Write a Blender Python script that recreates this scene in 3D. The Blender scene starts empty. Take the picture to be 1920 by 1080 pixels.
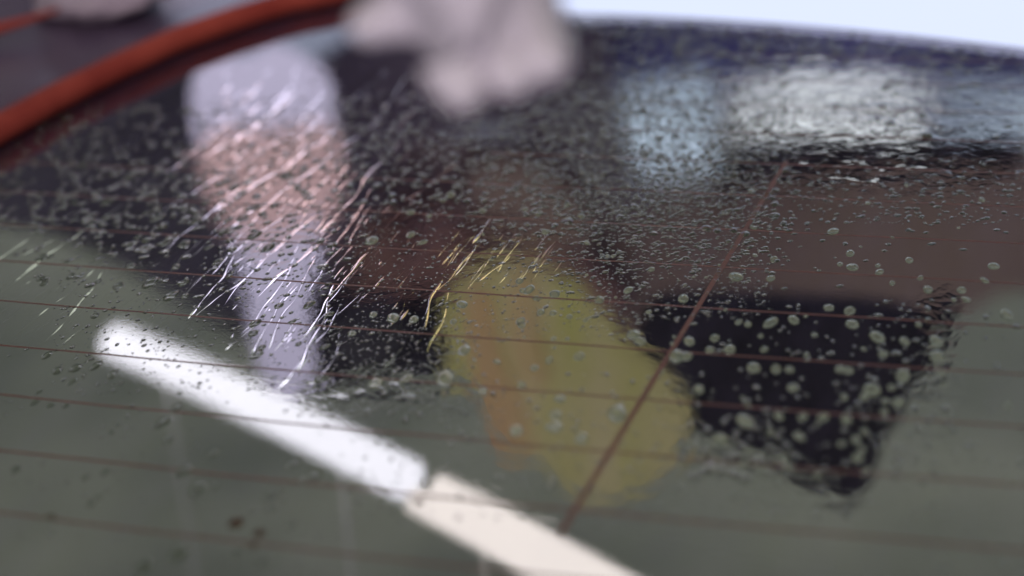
import bpy, bmesh, math, random
import numpy as np
from mathutils import Vector, Matrix, Euler
random.seed(7); rng = np.random.default_rng(7)
sc = bpy.context.scene
col = sc.collection
# ------------------------------------------------------------------ camera
F = 3600.0                                    # focal length in pixels of the 1920 px wide photograph
cd = bpy.data.cameras.new('camera'); cam = bpy.data.objects.new('camera', cd); col.objects.link(cam)
cam.location = (.2444, -.5042, .2513)
cam.rotation_euler = Euler((1.1437, .0933, .3453), 'XYZ')
cd.sensor_width = 36; cd.lens = F / 1920 * 36
cd.clip_start = .01; cd.clip_end = 200
cd.dof.use_dof = True; cd.dof.focus_distance = .62; cd.dof.aperture_fstop = 4.5; cd.dof.aperture_blades = 9
sc.camera = cam
# ------------------------------------------------------------------ world and exposure
w = bpy.data.worlds.new('World'); sc.world = w; w.use_nodes = True
bg = w.node_tree.nodes['Background']; bg.inputs[0].default_value = (.68, .75, 1.0, 1); bg.inputs[1].default_value = 1.15
sc.view_settings.view_transform = 'Standard'; sc.view_settings.look = 'None'
sc.view_settings.exposure = 0; sc.view_settings.gamma = 1
sc.cycles.use_denoising = True
sc.cycles.max_bounces = 10; sc.cycles.transparent_max_bounces = 12
sc.cycles.caustics_reflective = False; sc.cycles.caustics_refractive = False
sc.cycles.sample_clamp_indirect = 6
ld = bpy.data.lights.new('fill_lamp', 'AREA'); ld.size = 1.7; ld.energy = 68; ld.color = (1., .955, .86)  # added fill behind the camera, brightens the hand and the mirrored things
lo = bpy.data.objects.new('fill_lamp', ld); col.objects.link(lo); lo.location = (.6, -2.3, .3); lo.rotation_euler = (math.radians(75), 0, math.radians(12))
# ------------------------------------------------------------------ geometry of the glass
GA = .10                                       # cross curvature of the rear window
BOW, Y0, XC = .2473, .0342, .0965              # heating lines: y = Y0 - .03 k + BOW x^2
def S(x, y): return -GA * x * x
R = cam.rotation_euler.to_matrix(); O = np.array(cam.location); Rn = np.array(R)
def ray(px, py):
    d = Rn @ np.array([(px - 960) / F, (540 - py) / F, -1.0]); return d / np.linalg.norm(d)
def hit(px, py, h=0.):
    """the point of the glass (raised by h) that the photograph shows at this pixel"""
    d = ray(px, py); A = GA * d[0] ** 2; B = d[2] + 2 * GA * O[0] * d[0]; C = O[2] + GA * O[0] ** 2 - h
    t = 2 * C / (-B + math.sqrt(B * B - 4 * A * C)); return O + t * d
def mir(px, py, Y):
    """where the ray mirrored by the glass at this pixel meets the upright plane y = Y: gives x, z"""
    p = hit(px, py); n = np.array([2 * GA * p[0], 0, 1.]); n /= np.linalg.norm(n)
    d = ray(px, py); r = d - 2 * d.dot(n) * n; t = (Y - p[1]) / r[1]
    q = p + t * r; return q[0], q[2]
# ------------------------------------------------------------------ materials
def mat(name):
    m = bpy.data.materials.new(name); m.use_nodes = True; nt = m.node_tree
    for n in list(nt.nodes): nt.nodes.remove(n)
    out = nt.nodes.new('ShaderNodeOutputMaterial')
    return m, nt, out
def N(nt, t, **kw):
    n = nt.nodes.new(t)
    for k, v in kw.items():
        if k.startswith('i_'):
            key = k[2:]; key = int(key) if key.isdigit() else key.replace('_', ' ')
            n.inputs[key].default_value = v
        else: setattr(n, k, v)
    return n
def diffuse(name, c1, c2, scale, rough=.6, stretch=(1, 1, 1), bump=0., spec=.3, detail=5):
    m, nt, out = mat(name); L = nt.links
    tc = N(nt, 'ShaderNodeTexCoord'); mp = N(nt, 'ShaderNodeMapping'); mp.inputs['Scale'].default_value = stretch
    no = N(nt, 'ShaderNodeTexNoise', i_Scale=scale, i_Detail=detail, i_Roughness=.6)
    rp = N(nt, 'ShaderNodeValToRGB'); rp.color_ramp.elements[0].position = .35; rp.color_ramp.elements[1].position = .65
    rp.color_ramp.elements[0].color = (*c1, 1); rp.color_ramp.elements[1].color = (*c2, 1)
    b = N(nt, 'ShaderNodeBsdfPrincipled', i_Roughness=rough); b.inputs['Specular IOR Level'].default_value = spec
    L.new(tc.outputs['Object'], mp.inputs[0]); L.new(mp.outputs[0], no.inputs['Vector']); L.new(no.outputs[0], rp.inputs[0])
    L.new(rp.outputs[0], b.inputs['Base Color'])
    if bump:
        bm = N(nt, 'ShaderNodeBump', i_Strength=1.0, i_Distance=bump); L.new(no.outputs[0], bm.inputs['Height']); L.new(bm.outputs[0], b.inputs['Normal'])
    L.new(b.outputs[0], out.inputs[0]); return m
def emit(name, c, s):
    m, nt, out = mat(name); e = N(nt, 'ShaderNodeEmission', i_Strength=s); e.inputs[0].default_value = (*c, 1)
    nt.links.new(e.outputs[0], out.inputs[0]); return m

def pane_material():
    m, nt, out = mat('tinted_glass'); L = nt.links
    tc = N(nt, 'ShaderNodeTexCoord')
    n1 = N(nt, 'ShaderNodeTexNoise', i_Scale=900., i_Detail=3., i_Roughness=.6)
    mp = N(nt, 'ShaderNodeMapping'); mp.inputs['Scale'].default_value = (.55, 1, 1); mp.inputs['Rotation'].default_value = (0, 0, .5)
    n2 = N(nt, 'ShaderNodeTexNoise', i_Scale=110., i_Detail=2.)
    att = N(nt, 'ShaderNodeAttribute', attribute_name='wet')
    L.new(tc.outputs['Object'], mp.inputs[0]); L.new(mp.outputs[0], n1.inputs['Vector']); L.new(tc.outputs['Object'], n2.inputs['Vector'])
    b1 = N(nt, 'ShaderNodeBump', i_Distance=.00002); L.new(n1.outputs[0], b1.inputs['Height']); L.new(att.outputs['Fac'], b1.inputs['Strength'])
    b2 = N(nt, 'ShaderNodeBump', i_Strength=.07, i_Distance=.00006); L.new(n2.outputs[0], b2.inputs['Height']); L.new(b1.outputs[0], b2.inputs['Normal'])
    n3 = N(nt, 'ShaderNodeTexNoise', i_Scale=120., i_Detail=2., i_Roughness=.55, i_Distortion=.6); L.new(tc.outputs['Object'], n3.inputs['Vector'])
    at3 = N(nt, 'ShaderNodeAttribute', attribute_name='film')
    b3 = N(nt, 'ShaderNodeBump', i_Distance=.0008); L.new(n3.outputs[0], b3.inputs['Height']); L.new(at3.outputs['Fac'], b3.inputs['Strength']); L.new(b2.outputs[0], b3.inputs['Normal']); b2 = b3
    fr = N(nt, 'ShaderNodeFresnel', i_IOR=2.6); L.new(b2.outputs[0], fr.inputs['Normal'])
    gl = N(nt, 'ShaderNodeBsdfGlossy', i_Roughness=.012); L.new(b2.outputs[0], gl.inputs['Normal'])
    tr = N(nt, 'ShaderNodeBsdfTransparent'); tr.inputs[0].default_value = (.42, .40, .40, 1)
    mx = N(nt, 'ShaderNodeMixShader'); L.new(fr.outputs[0], mx.inputs[0]); L.new(tr.outputs[0], mx.inputs[1]); L.new(gl.outputs[0], mx.inputs[2])
    mp4 = N(nt, 'ShaderNodeMapping'); mp4.inputs['Scale'].default_value = (1, .25, 1); mp4.inputs['Rotation'].default_value = (0, 0, .6); L.new(tc.outputs['Object'], mp4.inputs[0])
    n4 = N(nt, 'ShaderNodeTexNoise', i_Scale=55., i_Detail=8., i_Roughness=.7); L.new(mp4.outputs[0], n4.inputs['Vector'])
    mr = N(nt, 'ShaderNodeMapRange'); mr.inputs[1].default_value = .35; mr.inputs[2].default_value = .75; mr.inputs[3].default_value = .010; mr.inputs[4].default_value = .060; L.new(n4.outputs[0], mr.inputs[0])
    df = N(nt, 'ShaderNodeBsdfDiffuse'); df.inputs[0].default_value = (.30, .24, .52, 1)          # faint dust, tinted violet to paint haze into the darks
    m2 = N(nt, 'ShaderNodeMixShader'); L.new(mr.outputs[0], m2.inputs[0]); L.new(mx.outputs[0], m2.inputs[1]); L.new(df.outputs[0], m2.inputs[2])
    L.new(m2.outputs[0], out.inputs[0]); return m
def water_material(name, painted_refl, tint=(.30, .33, .30, 1)):
    m, nt, out = mat(name); g = N(nt, 'ShaderNodeBsdfGlass', i_Roughness=.0, i_IOR=1.34)
    d = N(nt, 'ShaderNodeBsdfDiffuse'); d.inputs[0].default_value = tint      # soapy water; the diffuse part paints in the grey it mirrors
    x = N(nt, 'ShaderNodeMixShader'); x.inputs[0].default_value = painted_refl; nt.links.new(g.outputs[0], x.inputs[1]); nt.links.new(d.outputs[0], x.inputs[2])
    nt.links.new(x.outputs[0], out.inputs[0]); return m
M_pane = pane_material(); M_water = water_material('soapy_water_painted_reflection', .30); M_clear = water_material('clear_water', .04); M_dark = water_material('water_painted_dark_reflection', .46, (.075, .085, .075, 1))  # M_dark: copy with a darker reflection painted in, for drops at the left
M_line = diffuse('fired_brown_heater_paste', (.055, .011, .007), (.085, .017, .010), 400, .5)
M_cabin = diffuse('dark_cabin_trim', (.003, .003, .004), (.007, .006, .008), 60, .8)
M_ceiling = diffuse('grey_green_ceiling_paint', (.50, .51, .32), (.90, .88, .54), 2.2, .7)
M_brown = diffuse('brown_panel', (.30, .20, .195), (.38, .27, .26), 3, .6)
M_redbrown = diffuse('red_brown_cloth', (.32, .16, .15), (.42, .23, .21), 5, .8)
M_yellow = diffuse('yellow_plastic', (.68, .66, .22), (.88, .76, .48), 22, .5, (1, 1, .2))
M_orange = diffuse('orange_streak', (.82, .50, .27), (.84, .70, .38), 26, .5, (1, 1, .15))
M_black = diffuse('black_cloth', (.004, .0035, .007), (.010, .009, .018), 6, .8)
M_charcoal = diffuse('charcoal_plastic', (.05, .05, .055), (.09, .09, .095), 6, .8)
M_purple = diffuse('dark_purple_cloth', (.12, .09, .15), (.22, .17, .24), 4, .8)
M_lilac = emit('lilac_daylight_through_window', (.80, .74, 1.), 2.2)
M_pink = emit('pink_daylight_through_window', (1., .66, .68), 1.7)
M_sky2 = emit('dim_blue_daylight_through_window', (.66, .82, 1.), 3.2)
M_tan = diffuse('tan_cloth', (.40, .28, .25), (.50, .36, .31), 9, .8)
M_maroon = diffuse('maroon_cloth', (.08, .03, .03), (.16, .06, .06), 20, .8)
M_coat = diffuse('dark_purple_cloth', (.05, .045, .07), (.11, .10, .14), 8, .8)
M_violet = diffuse('violet_painted_beam', (.06, .055, .19), (.12, .11, .32), 5, .8)
M_sky = emit('pale_daylight_through_window', (.90, .96, 1.), 5.6)
M_skin = diffuse('pale_skin', (.29, .25, .33), (.35, .30, .38), 30, .55)
M_highlight = diffuse('lilac_grey_highlight', (.20, .15, .21), (.25, .19, .27), 30, .9)  # colour of the highlight lump on the bodywork
M_redtrim = diffuse('red_trim', (.15, .020, .018), (.21, .034, .028), 30, .85, spec=.1)
def paint():
    m, nt, out = mat('dark_purple_car_paint'); b = N(nt, 'ShaderNodeBsdfPrincipled', i_Roughness=.25)
    b.inputs['Base Color'].default_value = (.055, .035, .07, 1); b.inputs['Coat Weight'].default_value = .0; b.inputs['Specular IOR Level'].default_value = .3
    nt.links.new(b.outputs[0], out.inputs[0]); return m
M_paint = paint()
M_tube = emit('cool_white_tube_glow', (.93, .92, 1.0), 5.4); M_tube2 = emit('warm_white_tube_glow', (1., .91, .86), 4.9)
M_housing = diffuse('white_lamp_housing', (.7, .7, .68), (.78, .78, .76), 10, .5)
# ------------------------------------------------------------------ helpers
def link(name, me, m=None, parent=None, smooth=True):
    o = bpy.data.objects.new(name, me); col.objects.link(o)
    if m: me.materials.append(m)
    if parent: o.parent = parent
    if smooth: me.shade_smooth()
    return o
def mesh(name, v, f):
    me = bpy.data.meshes.new(name); me.from_pydata([tuple(map(float, q)) for q in v], [], f); me.update(); return me
def fast_mesh(name, V, Q):
    me = bpy.data.meshes.new(name); V = np.asarray(V, np.float32); Q = np.asarray(Q, np.int32); k = Q.shape[1]
    me.vertices.add(len(V)); me.vertices.foreach_set('co', V.ravel())
    me.loops.add(Q.size); me.loops.foreach_set('vertex_index', Q.ravel())
    me.polygons.add(len(Q)); me.polygons.foreach_set('loop_start', np.arange(0, Q.size, k, dtype=np.int32))
    me.update(calc_edges=True); return me
def tag(o, label=None, cat=None, group=None, kind=None):
    if label: o['label'] = label
    if cat: o['category'] = cat
    if group: o['group'] = group
    if kind: o['kind'] = kind
    return o
def empty(name, loc=(0, 0, 0)):
    o = bpy.data.objects.new(name, None); o.empty_display_size = .05; o.location = loc; col.objects.link(o); return o
def smooth_poly(pts, n=3):
    for _ in range(n):
        q = []
        for i in range(len(pts)):
            a = np.array(pts[i], float); b = np.array(pts[(i + 1) % len(pts)], float); q += [.75 * a + .25 * b, .25 * a + .75 * b]
        pts = q
    return pts
def upright(name, m, px, Y, th, parent=None, rounds=2, bev=.01):
    """an upright thing at distance y = Y whose outline shows mirrored in the glass; it is th thick"""
    pts = [mir(a, b, Y) for a, b in (smooth_poly(px, rounds) if rounds else px)]
    bm = bmesh.new(); vs = [bm.verts.new((x, Y, z)) for x, z in pts]; f = bm.faces.new(vs)
    r = bmesh.ops.extrude_face_region(bm, geom=[f]); bmesh.ops.translate(bm, vec=(0, th, 0), verts=[e for e in r['geom'] if isinstance(e, bmesh.types.BMVert)])
    bmesh.ops.recalc_face_normals(bm, faces=bm.faces)
    if bev: bmesh.ops.bevel(bm, geom=[e for e in bm.edges if abs(e.verts[0].co.y - e.verts[1].co.y) < 1e-6], offset=bev, segments=2, affect='EDGES', clamp_overlap=True)
    me = bpy.data.meshes.new(name); bm.to_mesh(me); bm.free(); return link(name, me, m, parent, False)
def box_mesh(x0, x1, y0, y1, z0, z1):
    v = [(x, y, z) for x in (x0, x1) for y in (y0, y1) for z in (z0, z1)]
    return mesh('box', v, [(0, 1, 3, 2), (4, 6, 7, 5), (0, 4, 5, 1), (2, 3, 7, 6), (0, 2, 6, 4), (1, 5, 7, 3)])
def tube_mesh(path, radii, n=16, cap=True):
    V = []; Fc = []; path = [np.array(p, float) for p in path]
    for i, p in enumerate(path):
        t = path[min(i + 1, len(path) - 1)] - path[max(i - 1, 0)]; t /= np.linalg.norm(t)
        u = np.cross(t, (0, 0, 1.)); u = u / np.linalg.norm(u) if np.linalg.norm(u) > 1e-3 else np.array((1., 0, 0)); v = np.cross(t, u)
        for k in range(n):
            a = 2 * math.pi * k / n; V.append(p + radii[i] * (u * math.cos(a) + v * math.sin(a)))
    for i in range(len(path) - 1):
        for k in range(n): Fc.append((i * n + k, i * n + (k + 1) % n, (i + 1) * n + (k + 1) % n, (i + 1) * n + k))
    if cap: Fc += [tuple(range(n))[::-1], tuple(range((len(path) - 1) * n, len(path) * n))]
    return mesh('tube', V, Fc)
# ------------------------------------------------------------------ the setting: ceiling
CZ = 1.25
tag(link('back_wall', box_mesh(-3.4, 4.3, -5.2, -5.05, -1.5, CZ - .003), diffuse('grey_back_wall_plaster', (.26, .27, .25), (.34, .35, .365), 2, .8), None, False), kind='structure')
for nm, x0 in (('left_wall', -3.6), ('right_wall', 4.4)):
    o = link(nm, box_mesh(x0, x0 + .12, -4.9, 4.5, -1.5, CZ - .003), diffuse('grey_wall_plaster', (.22, .23, .22), (.30, .31, .30), 2, .8), None, False); tag(o, kind='structure')
ce = link('ceiling', box_mesh(-5, 5, -5, 3.4, CZ, CZ + .12), M_ceiling, None, False); tag(ce, kind='structure')
# ------------------------------------------------------------------ the car and its rear window
car = empty('car', (.0, .0, -1.0)); tag(car, 'dark purple car whose wet tinted rear window fills the picture', 'car')
def cparent(o, p=car):
    o.parent = p; o.matrix_parent_inverse = p.matrix_world.inverted() if p is not car else Matrix.Translation((0, 0, 1.0)); return o
# outline of the glass on its surface: far edge (top right) and slanting left edge
far = [hit(*p) for p in [(2600, 190), (2250, 135), (1920, 90), (1760, 71), (1600, 55), (1440, 42), (1280, 32), (1140, 26), (1000, 22), (860, 19), (760, 18)]]
left = [hit(*p) for p in [(660, -2), (560, 12), (460, 42), (330, 93), (200, 153), (100, 205), (0, 262), (-150, 345), (-320, 440)]]
def spl(pts, n):
    p = np.array(pts); s = np.r_[0, np.cumsum(np.linalg.norm(np.diff(p, axis=0), axis=1))]; t = np.linspace(0, s[-1], n)
    return np.stack([np.interp(t, s, p[:, k]) for k in range(3)], 1)
edge = [tuple(p[:2]) for p in far] + [tuple(p[:2]) for p in left]
# region mask of how rippled the water film is, given where the photograph shows it
def blob(px, py, cx, cy, sx, sy): return math.exp(-((px - cx) / sx) ** 2 - ((py - cy) / sy) ** 2)
def project(p):
    q = Rn.T @ (np.array(p) - O); return 960 + F * q[0] / -q[2], 540 - F * q[1] / -q[2]
def wet(x, y):
    px, py = project((x, y, S(x, y)))
    v = .2 + .8 * blob(px, py, 540, 430, 240, 200) + .6 * blob(px, py, 900, 430, 250, 120) + 1.6 * blob(px, py, 1600, 190, 500, 70) + .6 * blob(px, py, 1250, 300, 160, 120)
    return min(v, 2.2)
def film(x, y):
    px, py = project((x, y, S(x, y)))
    v = .38 * blob(px, py, 1640, 215, 230, 50) + .12 * blob(px, py, 1500, 110, 600, 60) + .35 * blob(px, py, 1760, 660, 35, 140) + .4 * blob(px, py, 730, 730, 150, 30) + .35 * blob(px, py, 1400, 870, 160, 35) \
        + .22 * blob(px, py, 1700, 330, 300, 40) + .12 * blob(px, py, 650, 420, 250, 180) + .12 * blob(px, py, 930, 440, 130, 70) + .12 * blob(px, py, 1560, 940, 80, 40)
    v += .14 * blob(px, py, 840, 640, 40, 90) + .13 * blob(px, py, 1250, 790, 60, 110) + .12 * blob(px, py, 1120, 935, 110, 35) + .12 * blob(px, py, 950, 850, 60, 60) + .1 * blob(px, py, 1180, 620, 80, 50)
    return min(v, 1.)
def pane_mesh():
    # grid clipped by a smooth far edge: columns run from the near edge up to the outline
    xs = np.linspace(-.75, .60, 260); ex = np.array([e[0] for e in edge]); ey = np.array([e[1] for e in edge])
    o = np.argsort(ex); ex, ey = ex[o], ey[o]
    V = []; ny = 200
    for x in xs:
        yt = float(np.interp(x, ex, ey)) if x > ex[0] else ey[0] - (ex[0] - x) * 1.0
        for t in np.linspace(0, 1, ny):
            y = -.42 + (max(yt, -.40) + .42) * t; V.append((x, y, S(x, y)))
    i = np.arange(len(xs) - 1)[:, None] * ny + np.arange(ny - 1)[None]; i = i.ravel()
    Q = np.stack([i, i + ny, i + ny + 1, i + 1], 1); return V, Q
PV, PQ = pane_mesh()
pme = fast_mesh('rear_window', PV, PQ)
at_ = pme.attributes.new('wet', 'FLOAT', 'POINT'); at_.data.foreach_set('value', np.array([wet(v[0], v[1]) for v in PV], np.float32))
at3_ = pme.attributes.new('film', 'FLOAT', 'POINT'); at3_.data.foreach_set('value', np.array([film(v[0], v[1]) for v in PV], np.float32))
pane = link('rear_window', pme, M_pane); cparent(pane)
def in_glass(x, y):
    ex = np.array([e[0] for e in edge]); ey = np.array([e[1] for e in edge]); o = np.argsort(ex)
    return y < (np.interp(x, ex[o], ey[o]) if x > ex.min() else ey[o][0] - (ex.min() - x))
# heating lines printed under the surface
def ribbon(name, pts, hw, m, dz, axis, parent):
    V = []
    for p in pts:
        off = (0, hw, 0) if axis == 'y' else (hw, 0, 0)
        for sgn in (-1, 1):
            x, y = p[0] + sgn * off[0], p[1] + sgn * off[1]; V.append((x, y, S(x, y) + dz))
    k = len(pts); Fc = [(2 * i, 2 * i + 2, 2 * i + 3, 2 * i + 1) for i in range(k - 1)]
    o = link(name, mesh(name, V, Fc), m); sol = None; o.parent = parent; o.matrix_parent_inverse = Matrix.Translation((0, 0, 0)); return o
for k in range(-8, 11):
    pts = []
    for x in np.linspace(-.70, .55, 180):
        y = Y0 - .03 * k + BOW * x * x + .00012 * math.sin(x * 90 + k)
        if in_glass(x, y + .012) and y > -.4: pts.append((x, y))
    if k <= -3: pts = [p for p in pts if p[0] > .02 - .04 * (k == -3)]
    if len(pts) > 3: ribbon('heating_line', pts, .00045 + .0001 * random.random(), M_line, .00002, 'y', pane)
pts = [(XC + .004 * (y - .1) , y) for y in np.linspace(Y0 - .03 * 5.3, Y0 + .03 * 3.1 + BOW * XC ** 2, 60)]
ribbon('cross_line', pts, .0008, M_line, .00004, 'x', pane)
# cabin under the glass
o = link('parcel_shelf', box_mesh(-1.0, .9, -.7, .70, -.35, -.30), M_cabin, None, False); cparent(o)
o = link('cabin_lining', mesh('cabin_lining', [(-1, -.7, -.3), (.9, -.7, -.3), (.9, .7, -.3), (-1, .7, -.3), (-1, -.7, -.13), (.9, -.7, -.12), (.9, .7, -.25), (-1, .7, -.25)], [(0, 1, 5, 4), (1, 2, 6, 5), (2, 3, 7, 6), (3, 0, 4, 7)]), M_cabin, None, False); cparent(o)
ed = spl([(e[0], e[1], S(e[0], e[1]) - .004) for e in edge], 80); V = [tuple(q) for q in ed] + [(q[0], q[1] + .03, -.33) for q in ed]
o = link('roof_lining', mesh('roof_lining', V, [(i, i + 1, 81 + i, 80 + i) for i in range(79)]), M_cabin); cparent(o)
# left bodywork beyond the glass: red edge strip and dark body
le = spl([hit(a, b, .004) for a, b in [(900, -66), (760, -32), (640, -6), (540, 14), (430, 48), (330, 84), (200, 145), (100, 195), (0, 250), (-150, 335), (-320, 430), (-600, 590)]], 60)
tr = link('red_trim_strip', tube_mesh(le + np.array((0, .004, .002)), list(np.linspace(.0052, .0068, 60)), 14), M_redtrim); cparent(tr)
def strip_surface(name, path, out, m):
    V = []; n = len(path)
    for p in path:
        for dx, dy, dz in out: V.append((p[0] + dx, p[1] + dy, p[2] + dz))
    k = len(out); Fc = [(i * k + j, i * k + j + 1, (i + 1) * k + j + 1, (i + 1) * k + j) for i in range(n - 1) for j in range(k - 1)]
    return cparent(link(name, mesh(name, V, Fc), m))
strip_surface('side_panel', le, [(0, .002, -.02), (-.002, .016, .004), (-.01, .03, .002), (-.03, .08, .000), (-.10, .17, .010), (-.16, .24, .022), (-.3, .4, .03), (-.6, .7, .04), (-.9, 1.2, .02)], M_paint)
le2 = spl([hit(a, b, .02) for a, b in [(-300, 160), (-100, 88), (0, 52), (50, 38), (90, 24), (110, 18)]], 30)
tr = link('red_trim_strip', tube_mesh(le2, list(np.linspace(.007, .001, 30)), 12), M_redtrim); cparent(tr)
bm = bmesh.new(); bmesh.ops.create_icosphere(bm, subdivisions=4, radius=1)
from mathutils import noise as mn
c0 = hit(130, -26, .03)
for v in bm.verts:
    n_ = 1 + .25 * mn.noise(v.co * 2.1) + .08 * mn.noise(v.co * 6); v.co = Vector((v.co.x * .034 * n_, v.co.y * .03 * n_, v.co.z * .010 * n_)) 
me = bpy.data.meshes.new('highlight_lump'); bm.to_mesh(me); bm.free(); o = link('highlight_lump', me, M_highlight); o.location = c0 + np.array((0, .03, -.012)); o.rotation_euler.z = .5  # added lump in place of a pale highlight on the body panel
tag(o, 'pale lilac lump standing for a highlight on the dark bodywork at the upper left corner', 'cloth')
# ------------------------------------------------------------------ lamps on the ceiling, mirrored in the near glass
def on_ceiling(px, py, z):
    p = hit(px, py); n = np.array([2 * GA * p[0], 0, 1.]); n /= np.linalg.norm(n); d = ray(px, py); r = d - 2 * d.dot(n) * n
    return p + r * (z - p[2]) / r[2]
def lamp(label, ends, rows, m, rad):
    r = empty('tube_lamp'); tag(r, label, 'tube lamp', 'tube lamps under the ceiling')
    zt = .24
    a0 = on_ceiling(*ends[0], zt); b0 = on_ceiling(*ends[1], zt); d = b0 - a0; L_ = np.linalg.norm(d); d /= L_; s = np.array((-d[1], d[0], 0.))
    for k in range(rows):
        off = s * (k - (rows - 1) / 2) * rad * 2.5
        link('tube', tube_mesh([a0 + off, b0 + off], [rad, rad]), m, r)
    for q in (a0 + d * L_ * .2, b0 - d * L_ * .2):
        link('hanger_rod', tube_mesh([q + np.array((0, 0, rad * .5)), np.array((q[0], q[1], CZ))], [.0012] * 2, 8), M_housing, r)
lamp('cool white tube lamp whose mirror image glows at the lower left of the glass', ((215, 640), (765, 900)), 1, M_tube, .0112)
lamp('warm white twin tube lamp whose mirror image glows at the bottom of the glass', ((800, 925), (1400, 1260)), 2, M_tube2, .0064)
# ------------------------------------------------------------------ things standing beyond the car, seen only mirrored in the glass
def T(name, m, px, Y, th, label, cat, **k): return tag(upright(name, m, px, Y, th, **k), label, cat)
T('brown_partition', M_brown, [(560, 300), (820, 262), (1000, 262), (1150, 330), (1280, 345), (1480, 300), (1700, 300), (2300, 320), (2300, 560), (1900, 545), (1800, 600), (1740, 640), (1180, 640), (900, 700), (560, 640)], 1.10, .03,
  'brown partition board mirrored across the upper middle of the glass', 'partition', rounds=1)
T('yellow_board', M_yellow, [(838, 715), (825, 640), (815, 600), (840, 540), (880, 500), (940, 480), (1000, 485), (1050, 515), (1080, 520), (1110, 560), (1150, 600), (1190, 650), (1250, 690), (1285, 740), (1300, 800), (1275, 850), (1260, 880), (1200, 930), (1150, 950), (1080, 945), (1040, 900), (1010, 870), (960, 850), (925, 800), (905, 740)], .50, .006,
  'yellow board with orange streaks mirrored in the middle of the glass', 'board', rounds=1)
for pl, yy, lb in (([(935, 850), (905, 760), (880, 680), (862, 590), (880, 540), (915, 545), (925, 600), (935, 680), (975, 740), (1000, 850), (970, 862)], .496, 'long orange streamer hanging before the left side of the yellow board'),
               ([(960, 690), (950, 600), (955, 540), (985, 500), (1000, 560), (1005, 640), (1030, 720), (1010, 740)], .494, 'short orange streamer hanging before the middle of the yellow board')):
    T('orange_streamer', M_orange, pl, yy, .003, lb, 'streamer', bev=0)
T('black_jacket', M_black, [(1190, 590), (1250, 575), (1400, 578), (1500, 585), (1620, 590), (1720, 612), (1790, 585), (1780, 640), (1745, 660), (1752, 700), (1700, 740), (1690, 790), (1650, 830), (1640, 890), (1610, 940), (1580, 955), (1550, 925), (1500, 915), (1470, 890), (1460, 865), (1400, 860), (1330, 830), (1290, 815), (1300, 760), (1270, 710), (1225, 685), (1195, 650)], .50, .03,
  'black jacket mirrored behind the pale drops at the right', 'jacket', rounds=1)
T('black_bag', M_black, [(560, 560), (640, 570), (740, 580), (790, 560), (825, 600), (850, 660), (838, 715), (790, 705), (740, 716), (690, 705), (640, 722), (600, 745), (585, 700), (578, 620)], .54, .03,
  'black bag mirrored left of the yellow board', 'bag', rounds=1)
T('charcoal_case', M_charcoal, [(600, 620), (660, 600), (730, 610), (745, 660), (700, 700), (620, 695)], .50, .03, 'charcoal case mirrored in front of the black bag', 'case')
T('red_brown_cloth', M_redbrown, [(640, 470), (690, 400), (760, 370), (860, 380), (950, 400), (1080, 460), (1180, 540), (1200, 590), (1100, 620), (900, 580), (760, 590), (650, 560)], 1.04, .02, 'red brown cloth mirrored above the black bag', 'cloth', rounds=1)
for pl, lb in (([(860, 480), (850, 420), (880, 370), (950, 360), (985, 400), (975, 460), (930, 485)], 'small dark maroon bundle mirrored just above the yellow board'), ([(735, 470), (730, 420), (755, 365), (790, 400), (775, 470)], 'narrow dark maroon bundle mirrored left of the yellow board')):
    T('maroon_bundle', M_maroon, pl, 1.0, .02, lb, 'bundle')
T('tan_cloth', M_tan, [(860, 400), (850, 340), (880, 290), (950, 270), (1020, 300), (1080, 350), (1120, 400), (1150, 470), (1060, 480), (960, 450)], .98, .02, 'vague tan cloth mirrored above the yellow board', 'cloth')
T('dark_coat', M_coat, [(-300, 180), (0, 150), (200, 100), (350, 60), (380, 150), (360, 250), (420, 330), (440, 400), (460, 500), (470, 620), (455, 660), (400, 620), (300, 560), (200, 500), (60, 440), (-300, 380)], .90, .03, 'dark purple coat mirrored at the left of the glass', 'coat', rounds=1)
T('dark_cabinet', M_purple, [(570, 40), (1140, 40), (1130, 110), (1140, 200), (1180, 330), (1220, 420), (1150, 395), (1060, 290), (950, 235), (800, 255), (710, 330), (690, 400), (640, 470), (600, 600), (560, 600), (540, 400)], 1.02, .03, 'dark cabinet side mirrored under the hand', 'cabinet', rounds=1)
T('lit_window', M_lilac, [(345, 150), (400, 105), (450, 120), (500, 85), (560, 110), (610, 150), (620, 230), (612, 330), (590, 450), (575, 600), (585, 700), (560, 760), (480, 735), (455, 600), (430, 460), (400, 380), (350, 260)], .72, .02, 'tall lit lilac window mirrored at the left centre of the glass', 'window', rounds=1)
T('lit_window', M_pink, [(360, 300), (390, 240), (500, 250), (625, 225), (640, 330), (620, 420), (560, 430), (500, 470), (430, 440), (390, 390)], .70, .01, 'small lit pink window pane mirrored within the lilac glow', 'window')
T('lit_window', M_sky, [(1350, 215), (1400, 185), (1440, 190), (1500, 160), (1580, 178), (1640, 168), (1700, 200), (1760, 215), (1720, 245), (1640, 262), (1560, 236), (1460, 242), (1380, 240)], 1.12, .02, 'bright pale blue window mirrored along the upper right of the glass', 'window', rounds=1)
T('lit_window', M_sky2, [(1130, 190), (1300, 160), (1330, 160), (1330, 262), (1350, 330), (1340, 400), (1200, 420), (1160, 330), (1150, 260)], 1.14, .02, 'dim tall blue window mirrored through the densest beads of water', 'window', rounds=1)
T('lit_window', M_sky2, [(1760, 200), (1900, 205), (2300, 215), (2300, 240), (1900, 235), (1760, 230)], 1.14, .02, 'dim blue window mirrored at the right end of the wet band', 'window', rounds=1)
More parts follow.
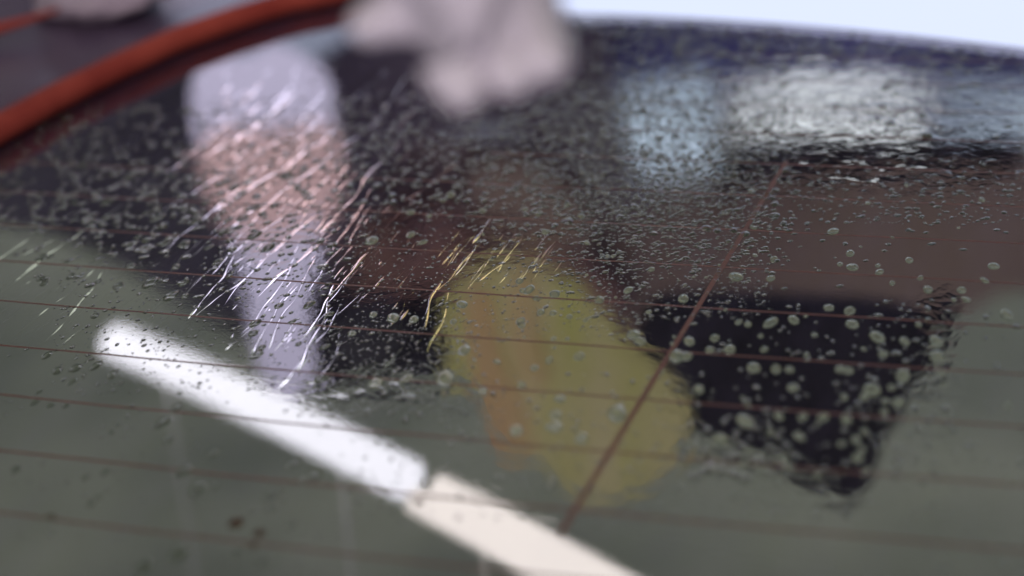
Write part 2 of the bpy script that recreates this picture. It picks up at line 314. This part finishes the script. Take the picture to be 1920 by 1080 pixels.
T('dark_rail', M_black, [(1360, 270), (1520, 240), (1720, 250), (1920, 258), (1920, 325), (1680, 335), (1480, 335), (1400, 345), (1330, 400), (1340, 300)], 1.08, .02, 'dark rail mirrored under the wide pale window', 'rail')
T('beam', M_violet, [(1050, 0), (2400, 60), (2400, 190), (1700, 170), (1300, 175), (1050, 175)], 1.2, .03, 'dark violet beam mirrored below the far edge of the glass', 'beam')
# ------------------------------------------------------------------ the hand at the top
def skin_body(name, verts, edges, radii, m, root=0, sub=2):
    me = bpy.data.meshes.new(name); me.from_pydata([tuple(v) for v in verts], edges, []); o = link(name, me, m, None, False)
    sk = o.modifiers.new('skin', 'SKIN'); sk.use_smooth_shade = True
    for i, r in enumerate(radii): me.skin_vertices[0].data[i].radius = (r, r * .9) if not isinstance(r, tuple) else r
    me.skin_vertices[0].data[root].use_root = True
    ss = o.modifiers.new('sub', 'SUBSURF'); ss.levels = sub; ss.render_levels = sub
    return o
H = hit
def near(px, py, d): return O + ray(px, py) * d
hv = [near(850, -80, .36) + np.array((-.02, -.06, .16)), near(850, -110, .35), near(880, 5, .365),
      near(862, 90, .36), near(862, 150, .355), near(876, 200, .350),
      near(920, 80, .36), near(955, 130, .355), near(972, 165, .350),
      near(990, 60, .36), near(1020, 105, .355), (near(1030, 138, .350)),
      near(770, 10, .365), near(705, 40, .365), near(662, 62, .36),
      near(970, 25, .365)]
he = [(0, 1), (1, 2), (2, 3), (3, 4), (4, 5), (2, 6), (6, 7), (7, 8), (15, 9), (9, 10), (10, 11), (2, 12), (12, 13), (13, 14), (2, 15)]
hr = [.026, .018, (.016, .012), .0095, .0060, .0038, .0092, .0062, .0042, .0085, .006, .0044, .0078, .0054, .0038, (.013, .011)]
person = skin_body('person', hv, he, hr, M_skin); tag(person, 'person reaching in from the top, only a blurred pale hand on the glass', 'person')
# ------------------------------------------------------------------ water
def dome(cx, cy, rx, ry, ang, hh, seg, rings, wob, V, Q, flat=1.0):
    base = len(V); ca, sa = math.cos(ang), math.sin(ang)
    ph = [random.uniform(0, 6.28) for _ in range(3)]
    for i in range(rings + 1):
        t = i / rings; 
        for k in range(seg):
            a = 2 * math.pi * k / seg
            m = 1 + wob * (math.sin(2 * a + ph[0]) * .6 + math.sin(3 * a + ph[1]) * .4 + math.sin(5 * a + ph[2]) * .2)
            u, v = math.cos(a) * rx * m * t, math.sin(a) * ry * m * t
            x, y = cx + u * ca - v * sa, cy + u * sa + v * ca
            V.append((x, y, S(x, y) + hh * (1 - t ** (2 * flat)) - (3e-5 if i == rings else 0)))
    for i in range(rings):
        for k in range(seg):
            b = base + i * seg; Q.append((b + k, b + seg + k, b + seg + (k + 1) % seg, b + (k + 1) % seg))
def pxscale(px, py):
    p = hit(px, py); q = hit(px + 10, py); return np.linalg.norm(q - p) / 10      # metres per photo pixel, across
G_DROP = 'water drops standing on the rear window'
big = []
def strip(px, py):
    """which strip between heating lines a point of the picture lies in, counted from the nearest line (k = 6)"""
    p = hit(px, py); k = (Y0 + BOW * p[0] ** 2 - p[1]) / .03; return 6 - math.floor(k)
def look(px, py, d):
    size = 'big' if d >= 26 else 'middling' if d >= 17 else 'small'
    if 1200 < px < 1780 and 570 < py < 960: c = 'round grey'
    elif 820 < px < 1290 and 480 < py < 960: c = 'greyish'
    elif px < 640: c = 'dark oval'
    else: c = 'pale'
    return size + ' ' + c
ORD = ['first', 'second', 'third', 'fourth', 'fifth', 'sixth', 'seventh', 'eighth', 'ninth', 'tenth', 'eleventh', 'twelfth', 'thirteenth', 'fourteenth', 'fifteenth', 'sixteenth', 'seventeenth', 'eighteenth', 'nineteenth', 'twentieth']
ORD += ['twenty-' + o for o in ORD[:9]] + ['thirtieth'] + ['thirty-' + o for o in ORD[:9]]
CARD = 'zero one two three four five six seven eight nine ten eleven twelve thirteen fourteen fifteen sixteen'.split()
drops = []
def lean(px, py):
    ox, oy = (26, -30) if px < 640 else (14, -36) if px < 900 else (3, -40)
    v = hit(px + ox, py + oy) - hit(px, py); return math.atan2(-v[0], v[1])
def add_big(px, py, d, lab=None):
    p = hit(px, py); r = d / 2 * pxscale(px, py) * (.88 if px > 1200 else 1.)
    V = []; Q = []
    an = random.gauss(0, .15) + lean(px, py)
    dome(p[0], p[1], r * random.uniform(.9, 1.05), r * random.uniform(1.5, 2.1), an, r * random.uniform(.08, .14), 28, 9, .05, V, Q, random.uniform(1., 1.6))
    V = np.array(V) - p
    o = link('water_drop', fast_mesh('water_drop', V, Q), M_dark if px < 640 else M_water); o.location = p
    drops.append((o, px, py, d)); big.append((px, py, d))
listed = [(1445,605,30),(1645,632,34),(1635,731,40),(1488,600,26),(1598,608,30),(1413,690,30),(1554,577,24),(1593,583,26),(1368,655,28),(1340,634,20),(1331,656,22),(1310,730,24),(1397,790,34),(1350,824,36),(1487,727,28),(1480,693,22),(1455,692,24),(1527,628,16),(1575,692,22),(1655,664,20),(1660,663,16),(1590,695,24),(1460,780,22),(1505,782,22),(1543,783,24),(1587,787,26),(1498,818,24),(1445,810,20),(1605,825,22),(1578,832,20),(1470,857,20),(1480,877,22),(1608,858,26),(1620,745,20),(1658,772,22),(1693,705,36),(1755,640,30),(1757,668,36),(1765,700,22),(1696,640,24),(1685,755,30),(1583,745,18),(1512,665,14),(1433,655,20),(1426,630,14),(1292,640,26),(1268,668,34),(1385,604,18),(1402,608,16),(1281,560,26),(1380,519,34),(1445,522,22),(1594,475,20),(1598,501,26),(1562,434,26),(1649,510,18),(1646,498,12),(1705,488,18),(1673,531,14),(1740,543,22),(1803,544,22),(1812,562,20),(1863,499,26),(1846,526,18),(1887,590,28),(1788,562,14),(1451,486,18),(1575,495,14),(1660,752,18),(1700,348,10),
(992,543,22),(1040,550,20),(974,527,16),(866,571,22),(1068,594,14),(1014,585,16),(1040,552,18),(1124,562,18),(1178,544,20),(1221,505,18),(1188,628,28),(1150,480,12),(1098,600,12),(976,602,18),(978,610,16),(870,657,26),(835,710,34),(932,678,14),(1086,668,22),(1157,776,34),(1042,778,24),(1050,748,20),(1042,801,26),(1090,822,24),(968,808,26),(978,722,18),(905,733,18),(1002,690,16),(1030,675,16),(980,545,14),(1037,587,14),(1027,800,12),(1025,435,14),(1100,455,12),(737,596,22),(776,599,18),(700,590,16),(762,710,22),(705,718,26),(660,625,16),(850,603,14),(770,398,18),(805,405,14),(770,440,18),(793,454,16),(697,451,24),(845,365,18),(905,395,16),(830,375,14),(985,392,12),(1010,400,16),(1090,405,16),(1022,435,16),(1063,385,14),(1285,668,30),(1200,640,22),
(477,441,26),(504,464,24),(523,573,16),(580,571,20),(478,606,20),(474,625,18),(490,652,18),(480,665,24),(548,603,14),(610,650,16),(617,589,18),(282,530,28),(320,555,24),(310,455,20),(345,458,20),(296,408,22),(368,413,22),(274,450,16),(480,388,20),(410,490,20),(330,500,16),(455,408,20),(345,530,18),(560,645,14),(600,710,18),(178,592,16),(88,666,18),(108,695,20),(142,690,22),(180,686,20),(135,716,16),(210,703,18),(30,880,18),(65,755,14),(95,760,14),(124,760,14),(304,792,26),(315,824,24),(330,765,20),(400,850,20),(365,838,14),(343,884,30),(369,917,28),(198,885,14),(160,895,12),(184,932,12),(170,945,14),(220,795,10),(208,810,12),(73,735,10),(550,870,22),(590,893,24),(512,928,28),(570,900,18),(335,1040,34),(270,1065,28),(97,970,12),(445,985,20),(490,1058,18),(443,1038,16),(545,985,14),(510,950,18),(450,975,16),(403,910,12),(215,720,10),(1895,900,16),(1890,760,16),(1770,720,16),(1490,1030,0)]
for t in listed:
    if t[2]: add_big(*t)
# random larger drops to fill, placed where the photograph is as thick with them
def rnd_zone(n, x0, x1, y0, y1, d0, d1, power=2.):
    for _ in range(n):
        yield random.uniform(x0, x1), random.uniform(y0, y1), d0 + (d1 - d0) * random.random() ** power
for z in [(22, 1210, 1740, 580, 900, 10, 20), (18, 1290, 1900, 350, 560, 8, 16), (24, 850, 1300, 400, 700, 7, 13), (26, 60, 460, 300, 560, 12, 22)]:
    for px, py, d in rnd_zone(*z):
        if all(math.hypot(px - a, (py - b) * 1.6) > (d + c) / 2 for a, b, c in big): add_big(px, py, d)
by = {}
for o, px, py, d in drops: by.setdefault((strip(px, py), look(px, py, d)), []).append((px, o))
for (k, lk), L_ in by.items():
    where = 'below the nearest heating line' if k < 1 else 'between heating lines %s and %s' % (CARD[k], CARD[k + 1])
    for i, (px, o) in enumerate(sorted(L_, key=lambda t: t[0])):
        tag(o, '%s water drop, %s from left %s' % (lk, ORD[min(i, 38)], where), 'water drop', 'large water drops standing on the rear window')
# fine droplets too many to count
V = []; Q = []
zones = [  # n, x0,x1,y0,y1, size range px, elongation
    (1500, 980, 1500, 170, 440, 7, 17), (420, 1500, 1960, 320, 420, 3, 9), (250, 940, 2000, 60, 260, 8, 20), (450, 620, 1100, 180, 380, 7, 16),
    (1100, 1050, 1450, 400, 600, 3, 9), (1400, 640, 1200, 380, 640, 2.5, 7), (900, 560, 900, 600, 780, 3, 9), (500, -60, 640, 200, 480, 8, 18), (900, 380, 720, 180, 560, 4, 12),
    (600, 100, 640, 480, 740, 3, 9), (260, 1250, 1800, 560, 980, 6, 14), (110, 1600, 1760, 560, 900, 6, 18), (160, 1280, 1480, 780, 900, 10, 26), (300, 640, 1250, 700, 980, 4, 12), (120, 0, 640, 640, 1080, 4, 10), (120, 1600, 2000, 560, 1080, 5, 14), (160, 700, 860, 690, 760, 12, 26)]
cent = np.zeros((0, 3))
for n, x0, x1, y0, y1, d0, d1 in zones:
    for _ in range(n):
        px, py = random.uniform(x0, x1), random.uniform(y0, y1); d = d0 + (d1 - d0) * random.random() ** 2
        p = hit(px, py)
        if not in_glass(p[0], p[1] + .012): continue
        if len(cent) and (np.hypot(cent[:, 0] - px, (cent[:, 1] - py) * 1.15) < (cent[:, 2] + d) * .5).any(): continue
        if any(math.hypot(px - a, (py - b) * 1.6) < (d + c) * .5 for a, b, c in big): continue
        cent = np.vstack([cent, (px, py, d)]); r = d / 2 * pxscale(px, py)
        dome(p[0], p[1], r * random.uniform(.8, 1.3), r * random.uniform(1.2, 2.1), lean(px, py) + random.gauss(0, .2), r * random.uniform(.2, .45), 12, 4, .1, V, Q)
def beads(fx, x0, x1, y0, y1, sp, keep, hh):
    a = [hit(*q)[:2] for q in ((x0, y0), (x1, y0), (x0, y1), (x1, y1))]; a = np.array(a)
    x = a[:, 0].min()
    while x < a[:, 0].max():
        y = a[:, 1].min()
        while y < a[:, 1].max():
            X, Y = x + random.gauss(0, sp * .16), y + random.gauss(0, sp * .24); px, py = project((X, Y, S(X, Y)))
            if in_glass(X, Y + .004) and random.random() < keep * fx(px, py):
                r = sp * random.uniform(.28, .52); dome(X, Y, r * random.uniform(.85, 1.3), r * random.uniform(1.1, 1.7), random.gauss(-.3, .35), r * random.uniform(*hh), 10, 4, .14, V, Q)
            y += sp * 1.45
        x += sp * 1.05
beads(lambda a, b: min(1, 1.6 * blob(a, b, 1230, 290, 190, 150)), 950, 1550, 120, 520, .0019, .95, (.25, .5))
beads(lambda a, b: min(1, 1.3 * blob(a, b, 1500, 60, 560, 60)), 1000, 2000, 20, 200, .0034, .6, (.2, .45))
beads(lambda a, b: min(1, blob(a, b, 1750, 370, 260, 60)), 1450, 2000, 310, 450, .0021, .3, (.2, .45))
beads(lambda a, b: min(1, 1.2 * blob(a, b, 950, 270, 300, 110)), 600, 1300, 130, 420, .0026, .4, (.2, .4))
beads(lambda a, b: min(1, 1.2 * blob(a, b, 250, 380, 330, 120)), -100, 600, 200, 560, .0034, .3, (.12, .28))
beads(lambda a, b: min(1, 1.2 * blob(a, b, 1250, 460, 220, 110)), 950, 1600, 330, 620, .0020, .28, (.15, .35))
print('droplet faces', len(Q))
tag(link('fine_water_droplets', fast_mesh('fine_water_droplets', V, Q), M_clear), kind='stuff')
print('droplets', len(cent), 'big', len(big))
def speck(px, py, r, label):
    bm = bmesh.new(); bmesh.ops.create_icosphere(bm, subdivisions=3, radius=1); of = random.random() * 9
    for v in bm.verts:
        n_ = 1 + .5 * mn.noise(v.co * 1.7 + Vector((of, 0, 0))); v.co = Vector((v.co.x * r * n_ * 1.3, v.co.y * r * n_ * 1.6, v.co.z * r * .3 * n_))
    me = bpy.data.meshes.new('dirt_speck'); bm.to_mesh(me); bm.free(); o = link('dirt_speck', me, M_dirt); o.location = hit(px, py); tag(o, label, 'dirt speck')
M_dirt = diffuse('dark_brown_dirt', (.012, .006, .004), (.06, .03, .02), 900, .8)
speck(486, 1000, .0011, 'largest dark brown dirt speck near the lower edge left of the warm lamp glow')
speck(442, 980, .0014, 'flat dark smudge of dirt just left of the largest speck')
speck(785, 942, .0009, 'small brown dirt speck at the gap between the two lamp glows')
speck(96, 968, .0007, 'tiny dark dirt speck on the nearest heating line at the lower left')
speck(475, 1022, .0008, 'small brown dirt speck just below the largest speck')
# runs of water: low ridges that wander down the glass
def run_path(p0, p1, wig):
    a = hit(*p0)[:2]; b = hit(*p1)[:2]; L_ = np.linalg.norm(b - a); n = max(8, int(L_ / .0012)); d = (b - a) / L_; s = np.array((-d[1], d[0]))
    ph = [random.uniform(0, 6.28) for _ in range(3)]; out = []
    for i in range(n):
        t = i / (n - 1); q = a + (b - a) * t + s * wig * (math.sin(t * L_ * 200 + ph[0]) * .6 + math.sin(t * L_ * 390 + ph[1]) * .18 + math.sin(t * L_ * 90 + ph[2]) * 1.1)
        out.append(q)
    return out
def ridge(path, w0, hgt, V, Q):
    base = len(V); n = len(path); k = 7; fq = random.uniform(.35, .8); ph = random.uniform(0, 6.28); ph2 = random.uniform(0, 6.28)
    for i, q in enumerate(path):
        t = path[min(i + 1, n - 1)] - path[max(i - 1, 0)]; t = t / np.linalg.norm(t); s = np.array((-t[1], t[0]))
        taper = min(1, i / 4, (n - 1 - i) / 3) ** .5 if 0 < i < n - 1 else 0
        ww = w0 * taper * (1 + .38 * math.sin(i * fq + ph) + .3 * math.sin(i * fq * .37 + ph2)) * (1.0 + .5 * i / n)
        for j in range(k):
            u = -1 + 2 * j / (k - 1); x, y = q + s * u * ww
            V.append((x, y, S(x, y) + hgt * taper * (1 - u * u) * (.6 + .4 * ww / w0 if w0 else 1) - 2e-5))
    for i in range(n - 1):
        for j in range(k - 1): Q.append((base + i * k + j, base + i * k + j + 1, base + (i + 1) * k + j + 1, base + (i + 1) * k + j))
runs = [((660, 370), (440, 640)), ((620, 330), (330, 560)), ((560, 300), (270, 545)), ((690, 470), (560, 640)), ((650, 560), (520, 740)), ((640, 420), (480, 560)), ((600, 400), (360, 600)), ((700, 380), (570, 560)), ((590, 480), (500, 660)), ((560, 520), (460, 680)), ((630, 530), (560, 700)), ((720, 300), (600, 440)), ((740, 260), (560, 430)), ((680, 250), (430, 430)), ((640, 240), (400, 400)), ((560, 240), (300, 400)), ((300, 330), (20, 530)), ((250, 400), (-20, 560)), ((330, 390), (60, 600)), ((230, 520), (130, 610)), ((210, 490), (90, 640)), ((200, 440), (40, 540)), ((420, 340), (180, 560)), ((470, 330), (300, 480)), ((520, 360), (390, 520)), ((450, 470), (350, 600)), ((650, 620), (570, 760)), ((700, 520), (600, 620)), ((880, 480), (800, 560)), ((930, 460), (860, 540)), ((850, 540), (795, 668)), ((830, 520), (790, 620)), ((960, 470), (900, 530)), ((780, 380), (690, 480)), ((860, 300), (760, 380)), ((560, 180), (380, 300)), ((480, 200), (300, 330)), ((170, 380), (-30, 500))]
runs.sort(key=lambda t: t[1][0])
for ri, (a, b) in enumerate(runs):
    V = []; Q = []; wpx = pxscale(*a) * random.uniform(1.2, 2.6); path = run_path(a, b, .0007)
    c = np.array([path[-1][0], path[-1][1], S(*path[-1])]); ridge(path, wpx, wpx * random.uniform(.05, .11) * (.5 if a[0] < 430 else 1), V, Q)
    o = link('water_run', fast_mesh('water_run', np.array(V) - c, Q), M_clear); o.location = c
    tag(o, '%s crooked run of water, %s from left by its lower end' % ('long' if math.dist(a, b) > 230 else 'short' if math.dist(a, b) < 130 else 'mid-length', ORD[ri] if ri < 38 else 'last'), 'water run', 'runs of water trickling down the rear window')
V = []; Q = []
for _ in range(900):
    px = random.uniform(-50, 800); py = random.uniform(120, 640)
    if px < 430 and random.random() < .4: continue
    if py > 700 - max(0, 400 - px) * .25: continue
    L_ = random.uniform(14, 45) if random.random() < .65 else random.uniform(45, 120); sl = (.75 + px / 900) * math.exp(random.gauss(0, .16)); b = (px - L_ / math.hypot(1, sl), py + L_ * sl / math.hypot(1, sl) * .8)
    wpx = pxscale(px, py) * random.uniform(.5, 1.7); ridge(run_path((px, py), b, random.uniform(.0003, .0009)), wpx, wpx * random.uniform(.05, .14) * (.45 if px < 430 else 1), V, Q)
for _ in range(36):
    px = random.uniform(840, 1080); py = random.uniform(400, 500); L_ = random.uniform(15, 90)
    b = (px - L_ * .6, py + L_ * .8); wpx = pxscale(px, py) * random.uniform(.6, 1.6); ridge(run_path((px, py), b, .0004), wpx, wpx * random.uniform(.12, .24), V, Q)
tag(link('fine_water_trickles', fast_mesh('fine_water_trickles', V, Q), M_clear), kind='stuff')
